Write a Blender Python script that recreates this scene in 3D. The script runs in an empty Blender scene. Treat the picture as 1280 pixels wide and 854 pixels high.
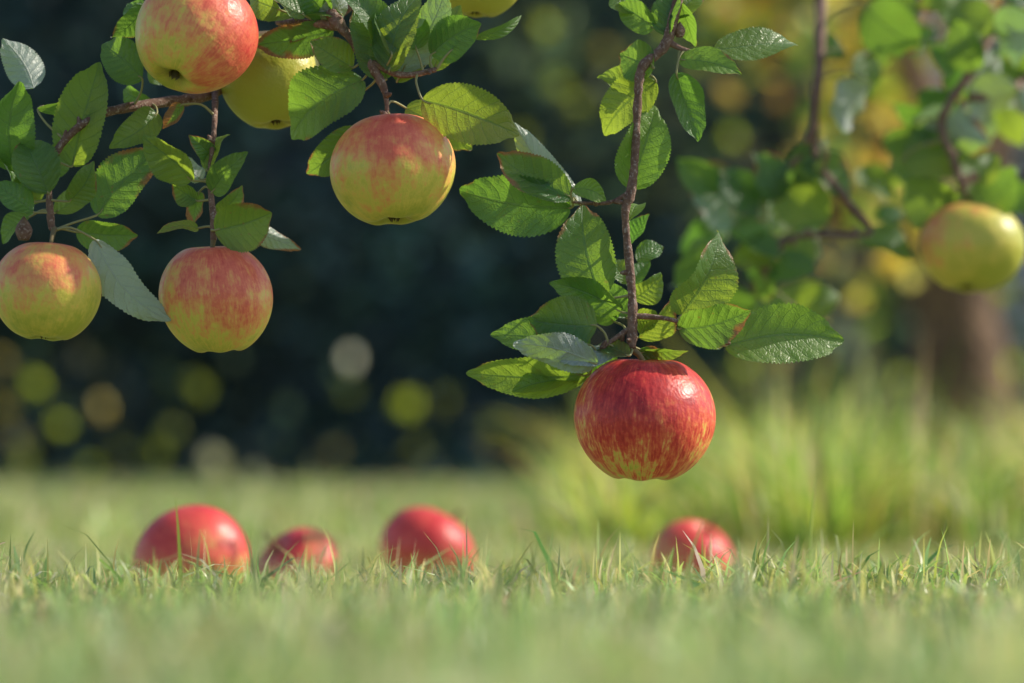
import bpy, math, random
import numpy as np
from mathutils import Vector, Matrix, Quaternion
random.seed(7); rng=np.random.default_rng(11)
scene=bpy.context.scene
scene.view_settings.view_transform='Standard'
scene.view_settings.look='None'
scene.view_settings.exposure=0

# ------------------------------------------------------------ helpers
def new_mat(name):
    m=bpy.data.materials.new(name); m.use_nodes=True
    nt=m.node_tree; nt.nodes.clear()
    return m,nt
class NT:
    def __init__(s,nt): s.nt=nt
    def n(s,t,**k):
        nd=s.nt.nodes.new(t)
        for a,b in k.items(): setattr(nd,a,b)
        return nd
    def l(s,a,b): s.nt.links.new(a,b)
    def val(s,inp,v):
        if hasattr(v,'links') or isinstance(v,bpy.types.NodeSocket): s.l(v,inp)
        else: inp.default_value=v
    def math(s,op,a,b=None,c=None,clamp=False):
        nd=s.n('ShaderNodeMath',operation=op); nd.use_clamp=clamp
        s.val(nd.inputs[0],a)
        if b is not None: s.val(nd.inputs[1],b)
        if c is not None: s.val(nd.inputs[2],c)
        return nd.outputs[0]
    def mapr(s,v,a,b,c=0.0,d=1.0,smooth=False):
        nd=s.n('ShaderNodeMapRange')
        if smooth: nd.interpolation_type='SMOOTHSTEP'
        s.val(nd.inputs[0],v)
        for i,x in enumerate((a,b,c,d)): nd.inputs[i+1].default_value=x
        return nd.outputs[0]
    def mix(s,f,a,b,mode='MIX'):
        nd=s.n('ShaderNodeMix',data_type='RGBA',blend_type=mode)
        s.val(nd.inputs[0],f)
        for i,x in ((6,a),(7,b)):
            if isinstance(x,tuple): x=(*x[:3],1)
            s.val(nd.inputs[i],x)
        return nd.outputs[2]
    def noise(s,vec,scale,detail=3,rough=.5):
        nd=s.n('ShaderNodeTexNoise'); nd.inputs['Scale'].default_value=scale
        nd.inputs['Detail'].default_value=detail; nd.inputs['Roughness'].default_value=rough
        if vec is not None: s.l(vec,nd.inputs['Vector'])
        return nd.outputs['Fac']
    def ramp(s,f,stops):
        nd=s.n('ShaderNodeValToRGB'); cr=nd.color_ramp
        while len(cr.elements)<len(stops): cr.elements.new(.5)
        for e,(p,c) in zip(cr.elements,stops): e.position=p; e.color=(*c,1)
        s.l(f,nd.inputs[0]); return nd.outputs[0]
    def bump(s,h,strength,dist):
        nd=s.n('ShaderNodeBump'); nd.inputs['Strength'].default_value=strength
        nd.inputs['Distance'].default_value=dist; s.l(h,nd.inputs['Height']); return nd.outputs[0]
    def princ(s,color,rough,spec=.5,normal=None):
        nd=s.n('ShaderNodeBsdfPrincipled')
        if isinstance(color,tuple): color=(*color[:3],1)
        s.val(nd.inputs['Base Color'],color); s.val(nd.inputs['Roughness'],rough)
        nd.inputs['Specular IOR Level'].default_value=spec
        if normal is not None: s.l(normal,nd.inputs['Normal'])
        return nd
    def out(s,sh):
        o=s.n('ShaderNodeOutputMaterial'); s.l(sh,o.inputs[0])

class MB:
    """mesh accumulator"""
    def __init__(s): s.v=[];s.f=[];s.uv=[];s.c=[];s.m=[]
    def add(s,v,f,uv=None,c=(1,1,1,1),m=0):
        o=len(s.v); s.v+=v; s.f+=[tuple(i+o for i in q) for q in f]
        s.uv+= uv if uv else [(0,0)]*len(v); s.c+=[c]*len(v); s.m+=[m]*len(f)
    def obj(s,name,mats,parent=None,smooth=True):
        me=bpy.data.meshes.new(name); me.from_pydata([tuple(x) for x in s.v],[],s.f)
        for m in mats: me.materials.append(m)
        me.polygons.foreach_set('material_index',s.m)
        me.polygons.foreach_set('use_smooth',[smooth]*len(s.f))
        uvl=me.uv_layers.new(name='UVMap')
        vi=np.empty(len(me.loops),dtype=np.int32); me.loops.foreach_get('vertex_index',vi)
        uvl.data.foreach_set('uv',np.array(s.uv,dtype=np.float32)[vi].ravel())
        ca=me.color_attributes.new('Col','FLOAT_COLOR','POINT')
        ca.data.foreach_set('color',np.array(s.c,dtype=np.float32).ravel())
        me.update()
        ob=bpy.data.objects.new(name,me); scene.collection.objects.link(ob)
        if parent: ob.parent=parent
        return ob
def catmull(pts,n):
    P=[pts[0]]+list(pts)+[pts[-1]]; out=[]
    for i in range(1,len(P)-2):
        a,b,c,d=P[i-1],P[i],P[i+1],P[i+2]
        for k in range(n):
            t=k/n
            out.append(.5*((2*b)+(c-a)*t+(2*a-5*b+4*c-d)*t*t+(3*b-a-3*c+d)*t**3))
    out.append(P[-2]); return out
def tube(mb,pts,rad,seg=8,n=6,c=(1,1,1,1),m=0,knot=0.0):
    """pts list of Vector, rad list"""
    P=[Vector((*p,r)) for p,r in zip(pts,rad)]
    C=catmull(P,n); vs=[];fs=[];uv=[]
    ref=Vector((.3,1,.2)).normalized()
    for i,p in enumerate(C):
        q=C[min(i+1,len(C)-1)]; o=C[max(i-1,0)]
        T=(q.xyz-o.xyz).normalized()
        A=T.cross(ref); 
        if A.length<1e-3: A=T.cross(Vector((1,0,0)))
        A.normalize(); Bv=T.cross(A)
        r=p.w*(1+knot*random.uniform(-1,1))
        for k in range(seg):
            a=2*math.pi*k/seg; rr=r*(1+knot*.5*random.uniform(-1,1))
            vs.append(p.xyz+A*math.cos(a)*rr+Bv*math.sin(a)*rr); uv.append((k/seg,i*.1))
    for i in range(len(C)-1):
        for k in range(seg):
            k2=(k+1)%seg
            fs.append((i*seg+k,i*seg+k2,(i+1)*seg+k2,(i+1)*seg+k))
    fs.append(tuple(range((len(C)-1)*seg,len(C)*seg)))
    fs.append(tuple(reversed(range(seg))))
    mb.add(vs,fs,uv,c,m); return [p.xyz.copy() for p in C]
def empty(name,loc=(0,0,0)):
    e=bpy.data.objects.new(name,None); e.location=loc; e.empty_display_size=.05
    scene.collection.objects.link(e); return e
def np_mesh(name,V,F,cols,mat,parent=None):
    me=bpy.data.meshes.new(name)
    nv,nf=len(V),len(F)
    me.vertices.add(nv); me.vertices.foreach_set('co',V.astype(np.float32).ravel())
    me.loops.add(nf*4); me.loops.foreach_set('vertex_index',F.astype(np.int32).ravel())
    me.polygons.add(nf); me.polygons.foreach_set('loop_start',np.arange(0,nf*4,4,dtype=np.int32))
    me.polygons.foreach_set('loop_total',np.full(nf,4,dtype=np.int32))
    me.update(calc_edges=True)
    ca=me.color_attributes.new('Col','FLOAT_COLOR','POINT')
    ca.data.foreach_set('color',cols.astype(np.float32).ravel())
    me.materials.append(mat); me.validate()
    ob=bpy.data.objects.new(name,me); scene.collection.objects.link(ob)
    if parent: ob.parent=parent
    return ob

# ------------------------------------------------------------ materials
def leaf_material():
    m,nt=new_mat('apple_leaf'); g=NT(nt)
    tc=g.n('ShaderNodeTexCoord'); uv=g.n('ShaderNodeUVMap'); sep=g.n('ShaderNodeSeparateXYZ'); g.l(uv.outputs[0],sep.inputs[0])
    att=g.n('ShaderNodeAttribute',attribute_name='Col'); sc=g.n('ShaderNodeSeparateColor'); g.l(att.outputs['Color'],sc.inputs[0])
    rnd,bright,brown=sc.outputs[0],sc.outputs[1],sc.outputs[2]
    a=g.math('MULTIPLY',g.math('ABSOLUTE',g.math('SUBTRACT',sep.outputs[0],.5)),2)
    v=sep.outputs[1]
    wob=g.math('MULTIPLY',g.noise(tc.outputs['Object'],90,2),.07)
    side=g.math('MULTIPLY',g.math('GREATER_THAN',sep.outputs[0],.5),.045)
    ph=g.math('MULTIPLY',g.math('SUBTRACT',g.math('ADD',g.math('ADD',v,side),wob),g.math('MULTIPLY',g.math('POWER',a,1.25),.2)),8)
    fr=g.math('ABSOLUTE',g.math('SUBTRACT',g.math('FRACT',ph),.5))
    vein=g.mapr(fr,.0,.07,1,0,True)
    broad=g.mapr(fr,.0,.5,1,0)
    mid=g.mapr(a,.02,.075,1,0,True)
    veins=g.math('MAXIMUM',g.math('MULTIPLY',vein,.6),mid)
    vor=g.n('ShaderNodeTexVoronoi',feature='DISTANCE_TO_EDGE'); vor.inputs['Scale'].default_value=420; g.l(tc.outputs['Object'],vor.inputs['Vector'])
    net=g.mapr(vor.outputs['Distance'],0,.14,1,0)
    n1=g.noise(tc.outputs['Object'],45,3)
    dark=g.mix(rnd,(.020,.074,.048),(.044,.115,.045))
    dark=g.mix(g.math('MULTIPLY',n1,.5),dark,(.055,.13,.055))
    dark=g.mix(bright,dark,(.20,.32,.06))
    top=g.mix(g.math('MULTIPLY',veins,.5),dark,(.18,.29,.12))
    top=g.mix(g.math('MULTIPLY',net,.15),top,(.15,.25,.08))
    under=g.mix(veins,(.42,.47,.46),(.54,.59,.50))
    under=g.mix(g.math('MULTIPLY',n1,.4),under,(.36,.39,.42))
    geo=g.n('ShaderNodeNewGeometry')
    edge=g.math('ADD',g.math('MULTIPLY',a,.5),g.math('MULTIPLY',v,.55))
    bn=g.math('ADD',g.math('ADD',edge,g.math('MULTIPLY',brown,.75)),g.math('MULTIPLY',g.math('SUBTRACT',g.noise(tc.outputs['Object'],70,4),.5),.9))
    bm=g.mapr(bn,1.10,1.24)
    spots=g.mapr(g.noise(tc.outputs['Object'],260,2),.68,.72,0,.7)
    bm=g.math('MAXIMUM',bm,g.math('MULTIPLY',spots,g.math('ADD',brown,.15)))
    col=g.mix(geo.outputs['Backfacing'],top,under)
    col=g.mix(bm,col,g.mix(n1,(.28,.13,.05),(.40,.25,.12)))
    h=g.math('ADD',g.math('MULTIPLY',g.math('ADD',veins,g.math('MULTIPLY',broad,.7)),-1.0),g.math('ADD',g.math('MULTIPLY',g.noise(tc.outputs['Object'],200,3),.8),g.math('MULTIPLY',net,-.35)))
    nrm=g.bump(h,.5,.0009)
    p=g.princ(col,g.mapr(n1,.3,.7,.32,.5),.6,nrm)
    tr=g.n('ShaderNodeBsdfTranslucent')
    tcol=g.mix(rnd,(.24,.56,.05),(.60,.80,.06)); tcol=g.mix(g.math('MULTIPLY',veins,.55),tcol,(.09,.22,.02))
    tcol=g.mix(bm,tcol,(.40,.17,.04)); g.l(tcol,tr.inputs[0]); g.l(nrm,tr.inputs['Normal'])
    mx=g.n('ShaderNodeMixShader'); mx.inputs[0].default_value=.38
    g.l(p.outputs[0],mx.inputs[1]); g.l(tr.outputs[0],mx.inputs[2]); g.out(mx.outputs[0])
    return m
def bark_material(name,c1,c2,c3,scale,bd=.002):
    m,nt=new_mat(name); g=NT(nt); tc=g.n('ShaderNodeTexCoord')
    n=g.noise(tc.outputs['Object'],scale,5,.65); n2=g.noise(tc.outputs['Object'],scale*4,3)
    col=g.mix(g.mapr(n,.35,.65),c1,c2); col=g.mix(g.mapr(n2,.55,.7),col,c3)
    p=g.princ(col,.75,.3,g.bump(g.math('ADD',n,g.math('MULTIPLY',n2,.5)),.8,bd)); g.out(p.outputs[0]); return m
def apple_material(name,ramp,d,amount,streak=.5,seed=0.0,mottle=.55):
    m,nt=new_mat(name); g=NT(nt); tc=g.n('ShaderNodeTexCoord')
    P=tc.outputs['Object']
    off=g.n('ShaderNodeVectorMath',operation='ADD'); g.l(P,off.inputs[0]); off.inputs[1].default_value=(seed*3.1,seed*1.7,seed)
    sep=g.n('ShaderNodeSeparateXYZ'); g.l(P,sep.inputs[0]); x,y,z=sep.outputs
    rho=g.math('ADD',g.math('SQRT',g.math('ADD',g.math('MULTIPLY',x,x),g.math('MULTIPLY',y,y))),.02)
    cmb=g.n('ShaderNodeCombineXYZ'); g.l(g.math('DIVIDE',x,rho),cmb.inputs[0]); g.l(g.math('DIVIDE',y,rho),cmb.inputs[1]); g.l(g.math('ADD',g.math('MULTIPLY',z,.24),seed),cmb.inputs[2])
    st=g.noise(cmb.outputs[0],10,5,.7); st2=g.noise(cmb.outputs[0],30,3,.6)
    dn=g.n('ShaderNodeVectorMath',operation='NORMALIZE'); g.l(P,dn.inputs[0])
    dt=g.n('ShaderNodeVectorMath',operation='DOT_PRODUCT'); g.l(dn.outputs[0],dt.inputs[0]); dt.inputs[1].default_value=Vector(d).normalized()
    big=g.noise(off.outputs[0],1.6,4,.6); mot=g.noise(off.outputs[0],6,6,.7)
    f=g.math('ADD',g.math('MULTIPLY',dt.outputs['Value'],.32),amount)
    f=g.math('ADD',f,g.math('MULTIPLY',g.math('SUBTRACT',big,.5),.9))
    f=g.math('ADD',f,g.math('MULTIPLY',g.math('SUBTRACT',st,.5),streak*1.2))
    f=g.math('ADD',f,g.math('MULTIPLY',g.math('SUBTRACT',st2,.5),streak*.9))
    f=g.math('ADD',f,g.math('MULTIPLY',g.math('SUBTRACT',mot,.5),mottle))
    cav=g.mapr(rho,.12,.45,.35,0)
    f=g.math('SUBTRACT',f,cav)
    col=g.ramp(f,ramp)
    vor=g.n('ShaderNodeTexVoronoi'); vor.inputs['Scale'].default_value=13; g.l(off.outputs[0],vor.inputs['Vector'])
    dots=g.mapr(vor.outputs['Distance'],.04,.10,.45,0)
    col=g.mix(dots,col,(.68,.52,.22))
    rus=g.math('MULTIPLY',g.mapr(rho,.16,.36,1,0),g.mapr(mot,.35,.6))
    col=g.mix(g.math('MULTIPLY',rus,.6),col,(.20,.13,.05))
    nrm=g.bump(g.math('ADD',big,g.math('MULTIPLY',g.noise(off.outputs[0],30,3),.06)),.10,.03)
    p=g.princ(col,g.mapr(mot,.3,.7,.32,.46),.4,nrm)
    g.out(p.outputs[0]); return m
def foliage_material(name,tw=.35,rough=.5,spec=.4,tboost=1.6):
    m,nt=new_mat(name); g=NT(nt)
    att=g.n('ShaderNodeAttribute',attribute_name='Col')
    p=g.princ(att.outputs['Color'],rough,spec)
    if tw==0: g.out(p.outputs[0]); return m
    tr=g.n('ShaderNodeBsdfTranslucent')
    tcol=g.mix(1.0,att.outputs['Color'],(tboost*1.06,tboost,.65*tboost),'MULTIPLY'); g.l(tcol,tr.inputs[0])
    mx=g.n('ShaderNodeMixShader'); mx.inputs[0].default_value=tw
    g.l(p.outputs[0],mx.inputs[1]); g.l(tr.outputs[0],mx.inputs[2]); g.out(mx.outputs[0]); return m

M_leaf=leaf_material()
M_twig=bark_material('twig_bark',(.14,.075,.055),(.26,.16,.12),(.38,.30,.26),160,.0012)
M_trunk=bark_material('trunk_bark',(.08,.05,.035),(.24,.14,.085),(.40,.27,.14),14,.02)
m,nt=new_mat('petiole'); g=NT(nt); g.out(g.princ((.32,.30,.13),.5,.4).outputs[0]); M_pet=m
m,nt=new_mat('calyx'); g=NT(nt); g.out(g.princ((.16,.13,.07),.8,.2).outputs[0]); M_cal=m
m,nt=new_mat('stalk'); g=NT(nt); g.out(g.princ((.20,.15,.07),.6,.3).outputs[0]); M_stalk=m
M_grass=foliage_material('grass_blades',.44,.36,.6,1.25)
M_fol=foliage_material('foliage',.3,.5,.35,1.5)
M_hedge=foliage_material('hedge_foliage',0,.45,.5,1)

# ------------------------------------------------------------ apples
def make_apple(name,loc,r,mat,tilt=(0,0,0),stalk_to=None,hs=1.0,seed=0):
    rr=random.Random(seed)
    mb=MB(); NU,NV=96,60; vs=[];fs=[]
    p1,p2=rr.uniform(0,6),rr.uniform(0,6)
    for j in range(NV+1):
        t=math.pi*(.004+.992*j/NV)
        for i in range(NU):
            ph=2*math.pi*i/NU
            rho=abs(math.sin(t))**.93; z=.97*math.cos(t)
            rho*=1+.045*math.cos(t)-.015*math.cos(2*t)
            low=max(0,-math.cos(t))
            rho*=1+.014*math.cos(5*ph+p1)*low+.015*math.cos(2*ph+p2)+.010*math.cos(3*ph+p1)
            z-= .36*math.exp(-(rho/.24)**2) if z>0 else 0
            if math.cos(t)<0: z+=.24*math.exp(-(rho/.26)**2)*low
            z+=.022*math.cos(5*ph+p1)*low**4*math.exp(-((rho-.38)/.2)**2)
            z+=.035*math.cos(ph+p2)*rho
            vs.append(Vector((rho*math.cos(ph),rho*math.sin(ph),z*hs)))
    for j in range(NV):
        for i in range(NU):
            i2=(i+1)%NU
            fs.append((j*NU+i,(j+1)*NU+i,(j+1)*NU+i2,j*NU+i2))
    fs.append(tuple(reversed([k for k in range(NU)]))); fs.append(tuple(NV*NU+k for k in range(NU)))
    mb.add(vs,fs,m=0)
    for k in range(5):   # dried sepals
        a=2*math.pi*k/5+p1; c=Vector((math.cos(a),math.sin(a),0)); s=Vector((-c.y,c.x,0)); zb=-.74*hs
        mb.add([c*.03+s*.05+Vector((0,0,zb)),c*.03-s*.05+Vector((0,0,zb)),c*.10-s*.03+Vector((0,0,zb-.07)),c*.06+Vector((0,0,zb-.15)),c*.10+s*.03+Vector((0,0,zb-.07))],[(0,1,2,3,4)],m=1)
    R=Matrix.Rotation(math.radians(tilt[2]),4,'Z')@Matrix.Rotation(math.radians(tilt[0]),4,'X')@Matrix.Rotation(math.radians(tilt[1]),4,'Y')
    Mw=Matrix.Translation(loc)@R@Matrix.Scale(r,4)
    if stalk_to is not None:
        e=Mw.inverted()@Vector(stalk_to); b=Vector((0,0,.5))
        mid=Vector((e.x*.25,e.y*.25,max(.85,b.z+(e.z-b.z)*.5)))
        tube(mb,[b,mid,e],[.05,.04,.055],8,6,m=2)
    else:
        tube(mb,[Vector((0,0,.5)),Vector((.03,.02,.8)),Vector((.10,.03,1.12))],[.05,.035,.05],8,5,m=2)
    ob=mb.obj(name,[mat,M_cal,M_stalk]); ob.matrix_world=Mw
    return ob
YG=(.46,.47,.06); Y=(.74,.60,.11); OR=(.86,.38,.12); PK=(.82,.19,.10); RD=(.62,.055,.05); DR=(.40,.02,.025)
rampA=[(.0,YG),(.28,Y),(.45,OR),(.62,PK),(.95,RD)]
rampR=[(.0,YG),(.20,Y),(.32,OR),(.44,(.80,.16,.07)),(.66,(.66,.055,.045)),(1,DR)]
rampG=[(.0,(.55,.48,.12)),(.15,(.78,.28,.11)),(.32,(.82,.11,.085)),(.7,(.66,.05,.055)),(1,(.42,.025,.03))]
K=1.62/3556.0      # layout grid step of the near branches (about 0.46 mm)
K2=2.05/3556.0
def A(u,v,dy=0): return Vector(((u-640)*K,1.62+dy,.1+(585-v)*K))
def C2(u,v,dy=0): return Vector(((u-640)*K2,2.05+dy,.1+(585-v)*K2))

make_apple('apple',(.0752,1.62,.1275),.0400,apple_material('apple_skin_red',rampR,(-.1,-.4,.6),.47,.95,1.3,.9),(2,1,20),A(789,436),.96,1)
make_apple('apple',(-.1791,1.60,.3443),.0335,apple_material('apple_skin_blush',rampA,(.7,-.1,.6),.52,.4,2.1),(-24,22,0),A(262,-38,0),1.04,2)
make_apple('apple',(-.1424,1.67,.3283),.0300,apple_material('apple_skin_green',rampA,(.3,.3,.6),.08,.3,3.3),(-6,-8,0),A(350,15,.04),1.02,3)
make_apple('apple',(-.0683,1.62,.2700),.0352,apple_material('apple_skin_orange',rampA,(-.35,-.3,.8),.34,.28,4.2),(-5,2,50),A(482,140),.96,4)
make_apple('apple',(-.2619,1.60,.1990),.0302,apple_material('apple_skin_yellow',rampA,(-.2,-.4,.8),.25,.28,5.9),(-4,3,10),A(66,285),1.0,5)
make_apple('apple',(-.1690,1.62,.1961),.0322,apple_material('apple_skin_coral',rampA,(-.4,-.3,.7),.36,.45,6.4),(-4,-6,80),A(266,298),1.05,6)
make_apple('apple',(.3321,2.05,.2585),.0370,apple_material('apple_skin_pale',rampA,(-.8,.0,.6),.18,.25,7.7),(-5,8,0),C2(1205,235),.92,7)
make_apple('apple',(-.020,1.70,.3965),.0280,bpy.data.materials['apple_skin_green'],(0,5,0),None,1,8)
GR=apple_material('apple_skin_crimson',rampG,(.3,-.2,.9),.45,.45,8.2)
GR2=apple_material('apple_skin_crimson_b',rampG,(.6,-.2,.9),.34,.5,9.4)
make_apple('fallen_apple',(-.2194,1.96,.0335),.0400,GR,(-62,0,24),None,.93,9)
make_apple('fallen_apple',(-.1600,2.12,.0235),.0350,GR2,(30,-40,0),None,.80,10)
make_apple('fallen_apple',(-.0666,2.25,.0320),.0395,GR,(-20,30,0),None,.88,11)
make_apple('fallen_apple',(.1410,2.22,.0290),.0320,GR2,(20,20,0),None,.93,12)

# ------------------------------------------------------------ leaves
def leaf(mb,base,tip,W,roll=0,under=False,bow=.08,fold=.25,bend=0.0,bright=0.,brown=0.,rows=52,cols=8,seed=0):
    rr=random.Random(seed)
    base=Vector(base);tip=Vector(tip); Lv=tip-base; L=Lv.length; Lh=Lv/L
    N=Vector((0,-1,0)); N=(N-Lh*N.dot(Lh)).normalized()
    N=Quaternion(Lh,math.radians(roll))@N
    if under: N=-N
    S=Lh.cross(N)
    vs=[];uv=[];fs=[]
    p1,p2=rr.uniform(0,6),rr.uniform(0,6); wa=rr.uniform(.03,.10); tw=rr.uniform(-.7,.7); hook=rr.uniform(-.08,.20)
    ex=rr.uniform(.42,.60); asym=rr.uniform(-.08,.08); wf=rr.uniform(8,13)
    vm=ex/(ex+.72); nm=vm**ex*(1-vm)**.72
    for j in range(rows+1):
        v=.004+.994*j/rows
        w=(v**ex*(1-v)**.72)/nm*.56*W
        if v>.86: w*= 1-.25*math.sin((v-.86)/.14*math.pi)
        tooth=1.01 if j%2 else .93+.03*rr.random()
        cen=base+Lh*(v*L)+N*(bow*L*math.sin(math.pi*v)-hook*L*v**4)+S*(bend*L*math.sin(math.pi*v))
        ang=tw*(v-.3); Sd=S*math.cos(ang)+N*math.sin(ang); Nd=N*math.cos(ang)-S*math.sin(ang)
        for i in range(cols+1):
            u=-1+2*i/cols; au=abs(u)
            x=u*w*(1+asym*(1 if u>0 else -1))
            if au>.99: x*=tooth
            zz=fold*au**1.3*w + wa*W*au**2*math.sin(v*wf+(p1 if u>0 else p2)) + .008*W*math.sin(v*8*2*math.pi-au*2)*au
            if au>.99 and j%2==0: zz-=.012*W
            vs.append(cen+Sd*x+Nd*zz); uv.append((i/cols,v))
    c=cols+1
    for j in range(rows):
        for i in range(cols):
            fs.append((j*c+i,j*c+i+1,(j+1)*c+i+1,(j+1)*c+i))
    mb.add(vs,fs,uv,(rr.random(),bright,brown,1))

def build_branch(name,twigs,leaves,fn,k,rows=52,cols=8,buds=()):
    root=empty(name)
    tb=MB(); lb=MB(); pts=[]
    for t in twigs:
        P=[fn(*q[:3]) for q in t]; R=[q[3]*k for q in t]
        pp=tube(tb,P,R,10,7,m=0,knot=.13); pts+=pp
        for p in pp[3:-2:3]:
            if random.random()<.4:
                d=Vector((random.uniform(-1,1),random.uniform(-1,.3),random.uniform(-.3,1))).normalized()
                tube(tb,[p,p+d*7*k,p+d*13*k],[4*k,3.4*k,1.2*k],7,3,m=0)
    for i,q in enumerate(leaves):
        (bx,by,tx,ty,w),o=q[:5],(q[5] if len(q)>5 else {})
        o=dict(o); dy=o.pop('dy',random.uniform(-.006,.012)); dt=o.pop('dt',random.uniform(-.018,.018))
        o.setdefault('roll',random.uniform(-48,48)); o.setdefault('bow',random.uniform(-.07,.15))
        o.setdefault('bend',random.uniform(-.09,.09)); o.setdefault('fold',random.uniform(.12,.6))
        o.setdefault('brown',random.choice([0,0,.1,.3,.45])); o.setdefault('bright',random.choice([0,0,.1,.3]))
        w*=1+.12*abs(o['roll'])/38
        b=fn(bx,by,dy); t=fn(tx,ty,dy+dt)
        leaf(lb,b,t,w*k,rows=rows,cols=cols,seed=i*7+len(name),**o)
        near=min(pts,key=lambda p:(p-b).length)
        dist=(near-b).length
        if dist<70*k:
            d=(t-b).normalized()
            tube(tb,[near,near.lerp(b,.5)-d*dist*.12+Vector((0,0,dist*.08)),b,b+d*(t-b).length*.10],[2.1*k,1.5*k,1.4*k,.8*k],6,4,m=1)
    for (u,v,r) in buds:
        c=fn(u,v,0); tube(tb,[c,c+Vector((0,0,r*k)),c+Vector((0,0,r*2.2*k))],[r*.5*k,r*.8*k,.1*k],8,4,m=0)
    a=tb.obj('twig',[M_twig,M_pet],root); b=lb.obj('leaves',[M_leaf],root)
    return root
def o(**k): return k
leftL=[
(12,212,24,100,58,o(roll=10,bright=.4)),(38,108,-6,42,42,o(under=True,roll=20)),(86,206,128,78,62,o(roll=-12)),(42,134,118,82,22,o(roll=60,bright=.3)),
(60,242,28,168,52,o(roll=15,bright=0)),(118,268,196,184,58,o(roll=-15,bright=0)),(192,138,141,180,38,o()),(90,288,168,292,38,o(roll=20)),
(42,266,-6,232,32,o()),(32,268,-8,300,28,o(roll=40)),(86,252,120,208,30,o()),(118,300,212,412,44,o(under=True,roll=-25,bend=-.09,brown=0)),
(176,98,121,52,46,o(roll=-15)),(178,4,133,42,30,o()),(52,215,78,160,30,o(dy=.02)),(30,235,-12,180,46,o(dy=.02)),(20,250,55,195,36,o(dy=.015)),(60,262,102,222,28,o(dy=.02)),
(240,226,180,182,42,o(bright=.3)),(246,238,240,282,26,o(brown=.75,roll=30)),(256,212,281,163,24,o()),(264,240,309,194,32,o()),(270,290,342,268,56,o(bright=.6,brown=.5,roll=10,dy=-.012)),
(312,288,370,309,24,o(under=True,brown=.5)),(246,284,196,290,18,o(roll=45)),(248,222,205,190,34,o(under=True)),(262,200,236,170,22,o()),(268,262,300,232,24,o(dy=.015)),(245,250,212,228,26,o(brown=.5)),
(225,128,200,158,22,o(brown=.95,roll=30)),(180,118,140,100,26,o(dy=.03)),(175,30,150,-12,34,o(dy=.02)),(170,85,196,45,30,o(dy=.05)),
(55,225,20,205,34,o(dy=.01,under=True)),(30,200,-14,150,44,o(dy=.03)),
]
topL=[
(414,32,314,46,40,o(brown=.6,roll=-25,bright=.4)),(426,16,330,20,24,o(roll=35,bright=.3)),(440,82,386,52,38,o()),(452,96,354,166,72,o(roll=8,bright=0,brown=.1)),
(446,156,381,217,42,o(roll=-20,bright=0)),(482,96,444,2,52,o(roll=12)),(486,88,520,-14,48,o(roll=-18)),(500,88,558,-16,44,o(under=True,roll=10)),
(538,66,602,28,46,o(roll=15,bright=.2)),(592,44,656,16,16,o(roll=55)),(528,126,646,174,64,o(roll=18,bow=.02,dy=-.01,bright=0,fold=.2,brown=0)),(505,128,592,180,46,o(bright=.7,dy=.02)),
(470,60,430,-8,40,o()),(495,100,530,55,34,o(brown=.4,bright=.3)),(405,15,370,-20,34,o()),(380,18,335,-8,30,o(brown=.5)),(540,80,575,-5,40,o(dy=.02)),(490,70,470,10,30,o(dy=-.01,roll=45)),
(350,10,300,-12,32,o(bright=.3)),(410,30,430,-20,30,o(under=True)),(445,110,415,86,26,o(dy=.02)),(520,60,505,5,32,o(bright=.5,brown=.3)),(400,25,360,52,26,o(brown=.8,dy=.02)),
]
rightL=[
(714,258,576,232,68,o(roll=-10,bow=.08,bright=.1)),(716,247,621,188,48,o(roll=20,bright=0)),(726,254,642,150,36,o(under=True,roll=0,brown=0,bend=.05)),(716,236,758,250,24,o(bright=.8)),
(752,372,724,252,66,o(roll=-14,bright=0,bow=.08)),(789,234,822,129,58,o(roll=10,bright=.7,brown=0)),(822,98,751,160,52,o(roll=15)),(818,84,776,62,46,o(roll=-15)),
(846,90,872,173,40,o(roll=-15)),(850,72,924,92,32,o(bright=.6,roll=-20)),(893,62,1006,42,40,o(roll=-20,bow=.03)),(806,100,750,88,32,o(bright=.6,dy=.02)),
(786,277,799,247,24,o(bright=.8)),(832,42,852,-16,36,o()),(820,32,774,-2,32,o()),(852,0,872,52,26,o(bright=.3)),(800,10,765,-15,30,o()),(845,20,880,-18,34,o()),
(852,394,906,296,66,o(roll=30,bright=0,bow=.07)),(778,390,688,350,34,o(roll=-35,bright=0)),(746,408,662,398,62,o(roll=10,bright=0)),(738,432,612,414,46,o(roll=18)),
(736,468,583,462,46,o(roll=-22,bright=.5,bow=-.04)),(746,456,640,431,40,o(under=True,roll=-15,dy=-.008)),(795,402,826,398,32,o()),(848,412,937,388,48,o(roll=20,bright=0)),
(908,432,1062,424,68,o(roll=-10,bright=.5,bow=.02,bend=-.07,brown=0)),(786,446,735,430,24,o(dy=-.01)),(860,395,900,365,30,o(dy=.02)),(800,440,862,436,20,o(roll=50)),(800,436,832,446,18,o(brown=.9)),
(785,395,755,350,34,o(dy=.02)),(795,370,830,340,32,o(dy=.03)),(790,300,815,262,24,o(dy=.03)),(788,350,765,320,26,o(dy=.025)),(800,420,840,372,34,o(dy=.02)),(770,430,720,470,34,o(dy=.015)),(880,400,925,420,34,o(dy=.03,bright=.3)),(770,400,735,375,26,o(dy=.02,bright=.3)),
(800,320,835,300,24,o(dy=.04)),(792,355,820,318,24,o(dy=.05)),(730,470,640,480,34,o(dy=.02,bright=.5)),(770,440,700,452,30,o(under=True)),
]
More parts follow.
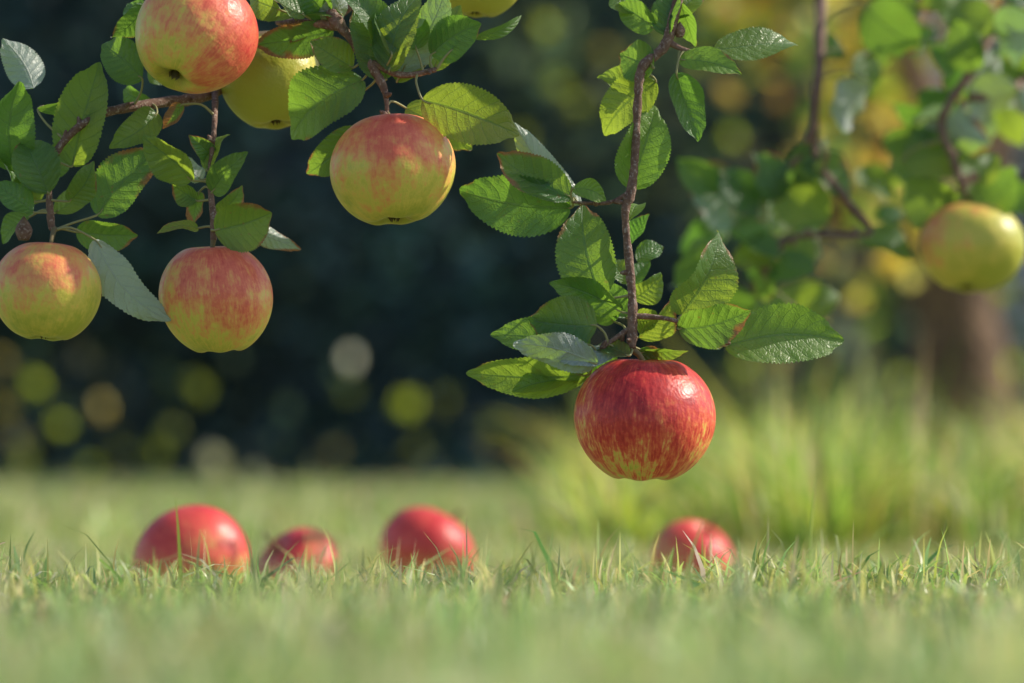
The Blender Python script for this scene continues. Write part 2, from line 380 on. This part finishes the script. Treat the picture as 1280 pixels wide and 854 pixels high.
build_branch('apple_branch',[
 [(520,-150,.05,11),(470,-60,.05,9),(400,10,.05,8),(330,48,.07,7),(250,105,.04,7),(190,122,.02,7),(122,142,0,5),(74,180,0,5),(60,225,0,3.5),(62,278,0,5),(66,288,0,3)],
 [(258,100,.04,5),(266,160,0,3.2),(261,220,0,3.2),(265,268,0,4.5),(266,300,0,4)]],leftL,A,K,buds=[(28,300,14)])
build_branch('apple_branch',[
 [(470,-160,.03,12),(440,-60,.02,8),(410,-5,.01,7),(418,22,0,9),(436,44,0,6),(452,66,0,8),(474,98,0,6),(482,122,0,3),(483,150,0,2.5)],
 [(440,-60,.02,6),(380,-42,0,5),(300,-45,0,5),(262,-38,0,5)],[(458,72,0,5),(500,92,0,4),(545,85,0,3)],[(425,30,0,7),(375,22,.01,5),(340,15,.03,4)]],topL,A,K)
build_branch('apple_branch',[
 [(880,-160,0,12),(862,-60,0,9),(846,8,0,7),(832,55,0,7),(804,82,0,6),(798,125,0,5.5),(794,200,0,5),(789,240,0,7),(782,268,0,5),(788,340,0,5.5),(791,388,0,6),(789,436,0,7)],
 [(791,238,0,4),(765,252,.0,2.5),(738,254,0,2.2),(716,252,0,1.6)],[(790,395,0,4),(840,400,0,3),(885,420,0,2.2),(908,430,0,1.5)],[(836,50,0,4),(862,62,0,3),(893,62,0,2)],[(789,410,0,4),(760,430,0,2.5),(738,450,0,1.8)]],rightL,A,K,buds=[(851,44,9)])
farL=[(950,265,864,225,60,o(under=True,bright=.3)),(900,215,960,275,46,o()),(1036,280,965,215,60,o()),(1005,195,1068,240,50,o()),(990,330,1025,280,46,o()),(1075,295,1142,318,44,o()),(1000,385,1052,365,38,o()),
(1130,200,1242,190,70,o(roll=-15,bright=0)),(1205,285,1275,215,66,o(bright=0)),(1195,275,1135,225,60,o(bright=0)),(1150,150,1245,175,52,o(under=True)),(1090,105,1045,165,44,o(under=True)),(1085,5,1152,60,64,o(bright=0)),(1060,60,1020,70,40,o(brown=.6)),(1240,30,1180,-10,50,o()),(1280,110,1215,150,50,o(under=True)),(1165,180,1195,130,38,o()),(1020,330,960,350,40,o()),(960,300,915,330,40,o()),(975,250,940,190,46,o(brown=.5)),(960,420,975,375,40,o(bright=.6))]
for i in range(62):
    u=random.choice([random.uniform(1090,1330),random.uniform(1090,1330),random.uniform(880,1060)]) ; v=random.uniform(-30,250) if u>1080 else random.uniform(210,390)
    a=random.uniform(0,6.28); L=random.uniform(42,78)
    farL.append((u,v,u+math.cos(a)*L,v+math.sin(a)*L,L*.58,o(under=random.random()<.25,dy=random.uniform(-.05,.22),bright=random.choice([0,0,0,0,.5]))))
build_branch('apple_branch',[
 [(1060,-160,.1,12),(1040,-40,.05,8),(1026,80,0,7),(1020,190,0,6),(1060,250,0,5),(1090,290,0,4),(1040,293,.0,4),(985,300,0,4),(955,345,0,3)],
 [(1330,-140,.1,12),(1280,-20,.05,8),(1220,80,0,6),(1180,150,0,5),(1195,200,0,5),(1206,238,0,5)],[(1330,60,.1,8),(1270,110,.03,6),(1215,120,0,5)],[(1022,150,0,5),(985,210,0,4),(905,240,.02,3)],[(1150,-100,.1,8),(1120,0,.05,6),(1090,90,.05,4)]],farL,C2,K2,rows=18,cols=4)

# ------------------------------------------------------------ apple tree behind (trunk, limbs, crown)
tree=empty('apple_tree',(0,0,0))
tb=MB(); V=Vector
tube(tb,[V((1.03,6,-.05)),V((.98,6,.06)),V((.95,6,.3)),V((.90,5.98,.62)),V((.78,5.9,1.0)),V((.68,5.8,1.45))],[.17,.12,.098,.09,.075,.065],20,8,knot=.08)
tb.obj('trunk',[M_trunk],tree)
tb=MB()
tube(tb,[V((.90,5.98,.60)),V((1.1,6.05,.95)),V((1.5,6.2,1.4)),V((2.1,6.3,1.8))],[.065,.055,.045,.02],14,8,knot=.06)
tube(tb,[V((.78,5.9,1.0)),V((.6,5.4,1.5)),V((.42,4.4,1.62)),V((.30,3.2,1.35)),V((.16,2.2,.85)),V((.10,1.66,.46)),V(A(880,-160))],[.06,.06,.05,.04,.026,.010,.006],14,8,knot=.05)
tube(tb,[V((.30,3.2,1.35)),V((.05,2.6,1.0)),V((-.04,1.9,.62)),V(A(520,-150,.05))],[.03,.02,.012,.006],12,8,knot=.05)
tube(tb,[V((.05,2.6,1.0)),V((-.05,2.1,.7)),V(A(470,-160,.03))],[.015,.010,.006],12,8,knot=.05)
tube(tb,[V((.42,4.4,1.62)),V((.5,3.2,1.2)),V((.32,2.4,.72)),V(C2(1060,-160,.1))],[.03,.024,.014,.008],12,8,knot=.05)
tube(tb,[V((.5,3.2,1.2)),V((.55,2.6,.8)),V(C2(1330,-140,.1))],[.02,.014,.008],12,8,knot=.05)
tube(tb,[V((.70,5.8,1.4)),V((.5,5.9,1.9)),V((.2,6.2,2.5))],[.07,.05,.02],12,8,knot=.05)
tube(tb,[V((.70,5.8,1.4)),V((1.1,5.6,2.0)),V((1.5,5.5,2.7))],[.06,.04,.015],12,8,knot=.05)
tb.obj('limbs',[M_trunk],tree)
def leafcloud(name,C,size,cols,mat,parent=None):
    n=len(C); d=rng.normal(size=(n,3)); d/=np.linalg.norm(d,axis=1)[:,None]
    r=rng.normal(size=(n,3)); s=np.cross(d,r); s/=np.linalg.norm(s,axis=1)[:,None]
    sz=size[:,None]; nn=np.cross(d,s)
    V0=C-d*sz*.5; V1=C+s*sz*.28+nn*sz*.06; V2=C+d*sz*.5; V3=C-s*sz*.28+nn*sz*.06
    V=np.stack([V0,V1,V2,V3],1).reshape(-1,3); F=np.arange(n*4).reshape(-1,4)
    return np_mesh(name,V,F,np.repeat(np.c_[cols,np.ones(n)],4,0),mat,parent)
def jit(base,n,s=.35): 
    b=np.array(base)[None]*np.exp(rng.normal(0,s,(n,1)))*(1+rng.normal(0,.12,(n,3))); return np.clip(b,.003,.85)
cl=[]
for _ in range(40):
    c=np.array([rng.uniform(-1.0,1.5),rng.uniform(4.9,7.2),rng.uniform(1.85,3.2)])
    cl.append(c+rng.normal(size=(90,3))*np.array([.22,.22,.16]))
C=np.concatenate(cl); col=jit((.10,.14,.035),len(C)); yl=rng.random(len(C))<.25; col[yl]=jit((.34,.26,.05),yl.sum(),.2)
lo=[]
for (cx,cz) in [(.66,.95),(.70,.75),(.62,1.1),(1.3,1.0),(.5,1.05),(.66,.82),(.70,1.05),(.72,.6),(1.0,1.15)]:
    lo.append(np.array([cx,rng.uniform(5.4,6.2),cz])+rng.normal(size=(34,3))*np.array([.06,.12,.09]))
lo=np.concatenate(lo); cy=jit((.72,.52,.09),len(lo),.25); gsel=rng.random(len(lo))<.35; cy[gsel]=jit((.32,.46,.07),gsel.sum(),.25)
C=np.concatenate([C,lo]); col=np.concatenate([col,cy])
leafcloud('crown',C,rng.uniform(.05,.085,len(C)),col,M_fol,tree)

# ------------------------------------------------------------ ground
def gz(x,y):
    s=np.clip((1.98-y)/.30,0,1); s=s*s*(3-2*s)
    b=np.clip((y+3)/2,0,1)
    return s*.024*b+.006*np.sin(x*2.1+.6)*s*b+.004*np.sin(x*7+y*3)*np.clip(1-np.abs(y-3)/8,0,1)
m,nt=new_mat('soil_and_turf'); g=NT(nt); tc=g.n('ShaderNodeTexCoord')
n=g.noise(tc.outputs['Object'],3,6,.6); n2=g.noise(tc.outputs['Object'],60,4)
col=g.mix(g.mapr(n,.3,.7),(.15,.19,.08),(.24,.25,.12)); col=g.mix(g.mapr(n2,.5,.75),col,(.26,.21,.13))
g.out(g.princ(col,.9,.2,g.bump(n2,.8,.02)).outputs[0])
xs=np.unique(np.concatenate([np.linspace(-300,-10,15),np.linspace(-10,-2,17),np.linspace(-2,2,81),np.linspace(2,10,17),np.linspace(10,300,15)]))
ys=np.unique(np.concatenate([np.linspace(-300,-4,15),np.linspace(-4,.5,20),np.linspace(.5,2.6,60),np.linspace(2.6,15,60),np.linspace(15,300,15)]))
X,Yg=np.meshgrid(xs,ys); Vv=np.stack([X,Yg,gz(X,Yg)],2).reshape(-1,3); nx_,ny_=len(xs),len(ys)
ii,jj=np.meshgrid(np.arange(nx_-1),np.arange(ny_-1)); a_=(jj*nx_+ii).ravel()
Ff=np.stack([a_,a_+1,a_+nx_+1,a_+nx_],1)
ob=np_mesh('lawn',Vv,Ff,np.ones((len(Vv),4)),m)
for pl in ob.data.polygons: pl.use_smooth=True

# ------------------------------------------------------------ grass
def blades(x,y,h,w,lean,cols,la=None):
    n=len(x); a=rng.uniform(0,2*np.pi,n); z0=gz(x,y)
    if la is None: la=rng.uniform(0,2*np.pi,n)
    sx,sy=np.cos(a),np.sin(a); lx,ly=np.cos(la)*lean*h,np.sin(la)*lean*h
    Vs=[];Cs=[]
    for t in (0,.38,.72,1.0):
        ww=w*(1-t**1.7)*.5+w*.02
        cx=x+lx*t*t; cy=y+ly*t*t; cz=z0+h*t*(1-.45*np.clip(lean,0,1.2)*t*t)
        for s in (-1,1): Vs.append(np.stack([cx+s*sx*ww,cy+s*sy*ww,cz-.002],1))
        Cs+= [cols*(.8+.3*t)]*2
    V=np.stack(Vs,1); F=np.array([[0,1,3,2],[2,3,5,4],[4,5,7,6]])
    F=(np.arange(n)[:,None,None]*8+F[None]).reshape(-1,4)
    Cc=np.stack(Cs,1); Cc=np.concatenate([Cc,np.ones(Cc.shape[:2]+(1,))],2)
    return V.reshape(-1,3),F,Cc.reshape(-1,4)
def patch_noise(x,y,s,seed):
    r=np.random.default_rng(seed); v=0
    for k in range(6):
        a=r.uniform(0,6.28); f=s*r.uniform(.6,1.8); v=v+np.sin((x*np.cos(a)+y*np.sin(a))*f+r.uniform(0,6.28))
    return v/6
parts=[]
def lawn(n,y0,y1,hm,w,half,power=1.0,gb=(.42,.52,.20),db=(.80,.70,.46)):
    y=y0+(y1-y0)*rng.random(n)**power; x=(rng.random(n)*2-1)*(half[0]+half[1]*y)
    p=patch_noise(x,y,9,5); p2=patch_noise(x,y,26,15)
    h=hm*np.exp(rng.normal(0,.36,n))*(1+.35*p+.45*p2)
    cols=jit(gb,n,.28); dry=rng.random(n)<(.30+.2*p+.15*p2); cols[dry]=jit(db,dry.sum(),.2)
    deep=rng.random(n)<.18; cols[deep]=jit((.22,.34,.11),deep.sum(),.25)  # scattered blades in a deeper green
    if y1<4:      # closest turf is a softer, bluer green
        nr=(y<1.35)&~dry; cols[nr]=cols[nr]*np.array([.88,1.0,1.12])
    parts.append((x,y,h,w*np.exp(rng.normal(0,.3,n)),np.abs(rng.normal(.6,.55,n)),cols))
lawn(62000,.35,3.2,.0210,.0024,(.15,.24),.8)
lawn(32000,3.2,8,.028,.0065,(.2,.26),1,(.38,.50,.16))
lawn(26000,8,13.8,.035,.015,(.5,.28),1,(.30,.42,.15))
n=420; y=rng.uniform(1.35,2.4,n); x=(rng.random(n)*2-1)*(.1+.22*y)
parts.append((x,y,rng.uniform(.028,.045,n),np.full(n,.0020),np.abs(rng.normal(.4,.3,n)),jit((.62,.65,.30),n)))
P=[np.concatenate([p[i] for p in parts]) for i in range(6)]
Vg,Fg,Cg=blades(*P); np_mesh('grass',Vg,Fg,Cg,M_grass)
# unmown tussocks around the tree
X_=[];Y_=[];H_=[];L_=[];A_=[];C_=[];W_=[]
for k in range(205):
    cy=rng.uniform(3.0,7.2); cx=rng.uniform(.05,2.6) if cy>3.8 else rng.uniform(.10,1.2)
    if cx<.05+.06*(cy-3): cx+=.15
    m_=int(rng.integers(35,85)); rad=rng.uniform(.03,.10); hh=rng.uniform(.09,.20)+.04*min(cx,1.3)
    if cy<3.8: hh*=.8
    ang=rng.uniform(0,6.28,m_); rr=rad*np.sqrt(rng.random(m_))
    X_.append(cx+rr*np.cos(ang)); Y_.append(cy+rr*np.sin(ang)); H_.append(hh*np.exp(rng.normal(0,.28,m_)))
    L_.append(np.abs(rng.normal(.55,.35,m_))); A_.append(ang+rng.normal(0,.6,m_)); W_.append(rng.uniform(.004,.009,m_))
    base=[(.50,.64,.13),(.34,.50,.10),(.64,.68,.20),(.16,.27,.07)][int(rng.integers(0,4))]
    c=jit(base,m_,.25); dr=rng.random(m_)<.22; c[dr]=jit((.78,.68,.40),dr.sum(),.2); C_.append(c)
cc=lambda q:np.concatenate(q)
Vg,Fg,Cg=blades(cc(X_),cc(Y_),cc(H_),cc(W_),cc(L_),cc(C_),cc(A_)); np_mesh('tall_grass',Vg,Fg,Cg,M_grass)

# ------------------------------------------------------------ hedge and trees in the distance
hedge=empty('hedge')
n=34000; x=rng.uniform(-8,8,n); z=rng.uniform(0,4.6,n); y=13.6+rng.random(n)**1.5*1.2+.55*patch_noise(x*1.0,z,2.2,21)+.15*z
tone=.8+.5*patch_noise(x,z,3.0,33)  # leaf tone varies in random patches
col=jit((.066,.130,.118),n,.35)*np.clip(tone,.4,1.6)[:,None]
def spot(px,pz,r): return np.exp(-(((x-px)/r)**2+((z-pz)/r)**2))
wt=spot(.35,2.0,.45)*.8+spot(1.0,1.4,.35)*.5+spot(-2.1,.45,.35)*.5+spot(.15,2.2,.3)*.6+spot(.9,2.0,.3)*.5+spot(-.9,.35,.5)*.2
pick=rng.random(n)<wt*.8; col[pick]=jit((.32,.37,.15),pick.sum(),.3)  # sunlit patches painted in as lighter olive leaves
yr=(x>1.0)&(rng.random(n)<np.clip((x-.95)*1.6,0,.7)); col[yr]=jit((.52,.40,.22),yr.sum(),.45)  # sunlit look of the right end put into leaf colour, greens below too
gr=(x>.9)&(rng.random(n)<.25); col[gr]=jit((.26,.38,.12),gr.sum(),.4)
lv=(x>1.98)&(rng.random(n)<.65); col[lv]=jit((.80,.77,.80),lv.sum(),.1)  # pale lavender leaf colour stands in for a bright gap
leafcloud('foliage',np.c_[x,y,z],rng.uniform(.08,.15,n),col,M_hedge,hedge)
bx=[(-2.30,.38,1.2),(-2.16,.48,1.1),(-2.03,.28,1.0),(-1.85,.37,1.0),(-.475,.38,2.0),(-1.35,.13,1.5),(-.73,.60,1.2),(-1.4,.45,.7),(-1.9,.10,.8),(-1.17,.06,1.0),(-.3,.42,.5),(.2,1.85,.8),(.42,2.0,.8),(.85,1.95,.9),(.05,1.6,.6),(1.2,.6,1),(1.6,.9,1),(1.0,.8,.9),(1.3,1.5,1.1),(1.5,1.8,1),(1.9,1.3,1),(2.1,.4,1),(2.25,.55,1.2),(1.75,.5,1),(.95,1.25,1),(1.1,2.1,1),(-2.2,.15,.7),(1.15,1.0,1),(.3,1.75,.7),(.55,1.75,.7),(-2.32,.58,.8),(-1.6,.18,.7),
 (1.05,.55,1.3),(1.35,.75,1.3),(2.2,.9,1.3),(1.0,1.6,1.1),(1.7,1.5,1.3),(.7,2.1,1),(.15,2.1,.9),(.6,1.55,.6)]
for q in range(12): bx.append((rng.uniform(-2.3,.1),.08+abs(rng.normal(0,.22)),rng.uniform(.3,.6)))
Cs=[];Ss=[];Co=[]  # clusters added as bright bokeh spots, light put into leaf colour
for k,(a,b,s) in enumerate(bx):
    for q in range(9):
        Cs.append((a+rng.normal(0,.010),12.85+rng.normal(0,.012),b+rng.normal(0,.010))); Ss.append(.070+.05*max(0,min(s,1.6)-.8))
        base=(.80,.82,.68) if k in (5,6,9) else (.75,.85,.10) if k%3 else (.82,.72,.22)
        Co.append(np.array(base)*min(1.0,s))
leafcloud('bokeh_leaves',np.array(Cs),np.array(Ss),np.array(Co),M_fol,hedge)
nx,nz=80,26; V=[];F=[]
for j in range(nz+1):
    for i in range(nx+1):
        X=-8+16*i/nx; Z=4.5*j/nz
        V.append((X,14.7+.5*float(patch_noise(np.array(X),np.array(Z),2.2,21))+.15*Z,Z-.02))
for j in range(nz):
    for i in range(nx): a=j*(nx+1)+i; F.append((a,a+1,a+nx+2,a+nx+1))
V=np.array(V);F=np.array(F); np_mesh('dark_backing',V,F,np.tile(np.array([[.02,.04,.036,1]]),(len(V),1)),M_hedge,hedge)  # dark sheet added behind the leaves to keep sky light from showing through

# ------------------------------------------------------------ light, world, camera
az,el=math.radians(80),math.radians(38)
Sd=Vector((math.sin(az)*math.cos(el),math.cos(az)*math.cos(el),math.sin(el)))
sl=bpy.data.lights.new('sun','SUN'); sl.energy=5.0; sl.angle=math.radians(.6); sl.color=(1,.91,.76)
so=bpy.data.objects.new('sun',sl); so.rotation_euler=Sd.to_track_quat('Z','Y').to_euler(); so.location=Sd*20; scene.collection.objects.link(so)
w=bpy.data.worlds.new('World'); scene.world=w; w.use_nodes=True; nt=w.node_tree
bg=nt.nodes['Background']; sk=nt.nodes.new('ShaderNodeTexSky'); sk.sky_type='NISHITA'; sk.sun_disc=False
sk.sun_elevation=el; sk.sun_rotation=az; nt.links.new(sk.outputs[0],bg.inputs[0]); bg.inputs[1].default_value=.15
cam=bpy.data.cameras.new('camera'); co=bpy.data.objects.new('camera',cam); scene.collection.objects.link(co)
cam.lens=100; cam.sensor_width=36; cam.clip_start=.01; cam.clip_end=1000
co.location=(0,0,.1); co.rotation_euler=(math.radians(90+2.54),0,0)
cam.dof.use_dof=True; cam.dof.focus_distance=1.615; cam.dof.aperture_fstop=3.8
scene.camera=co
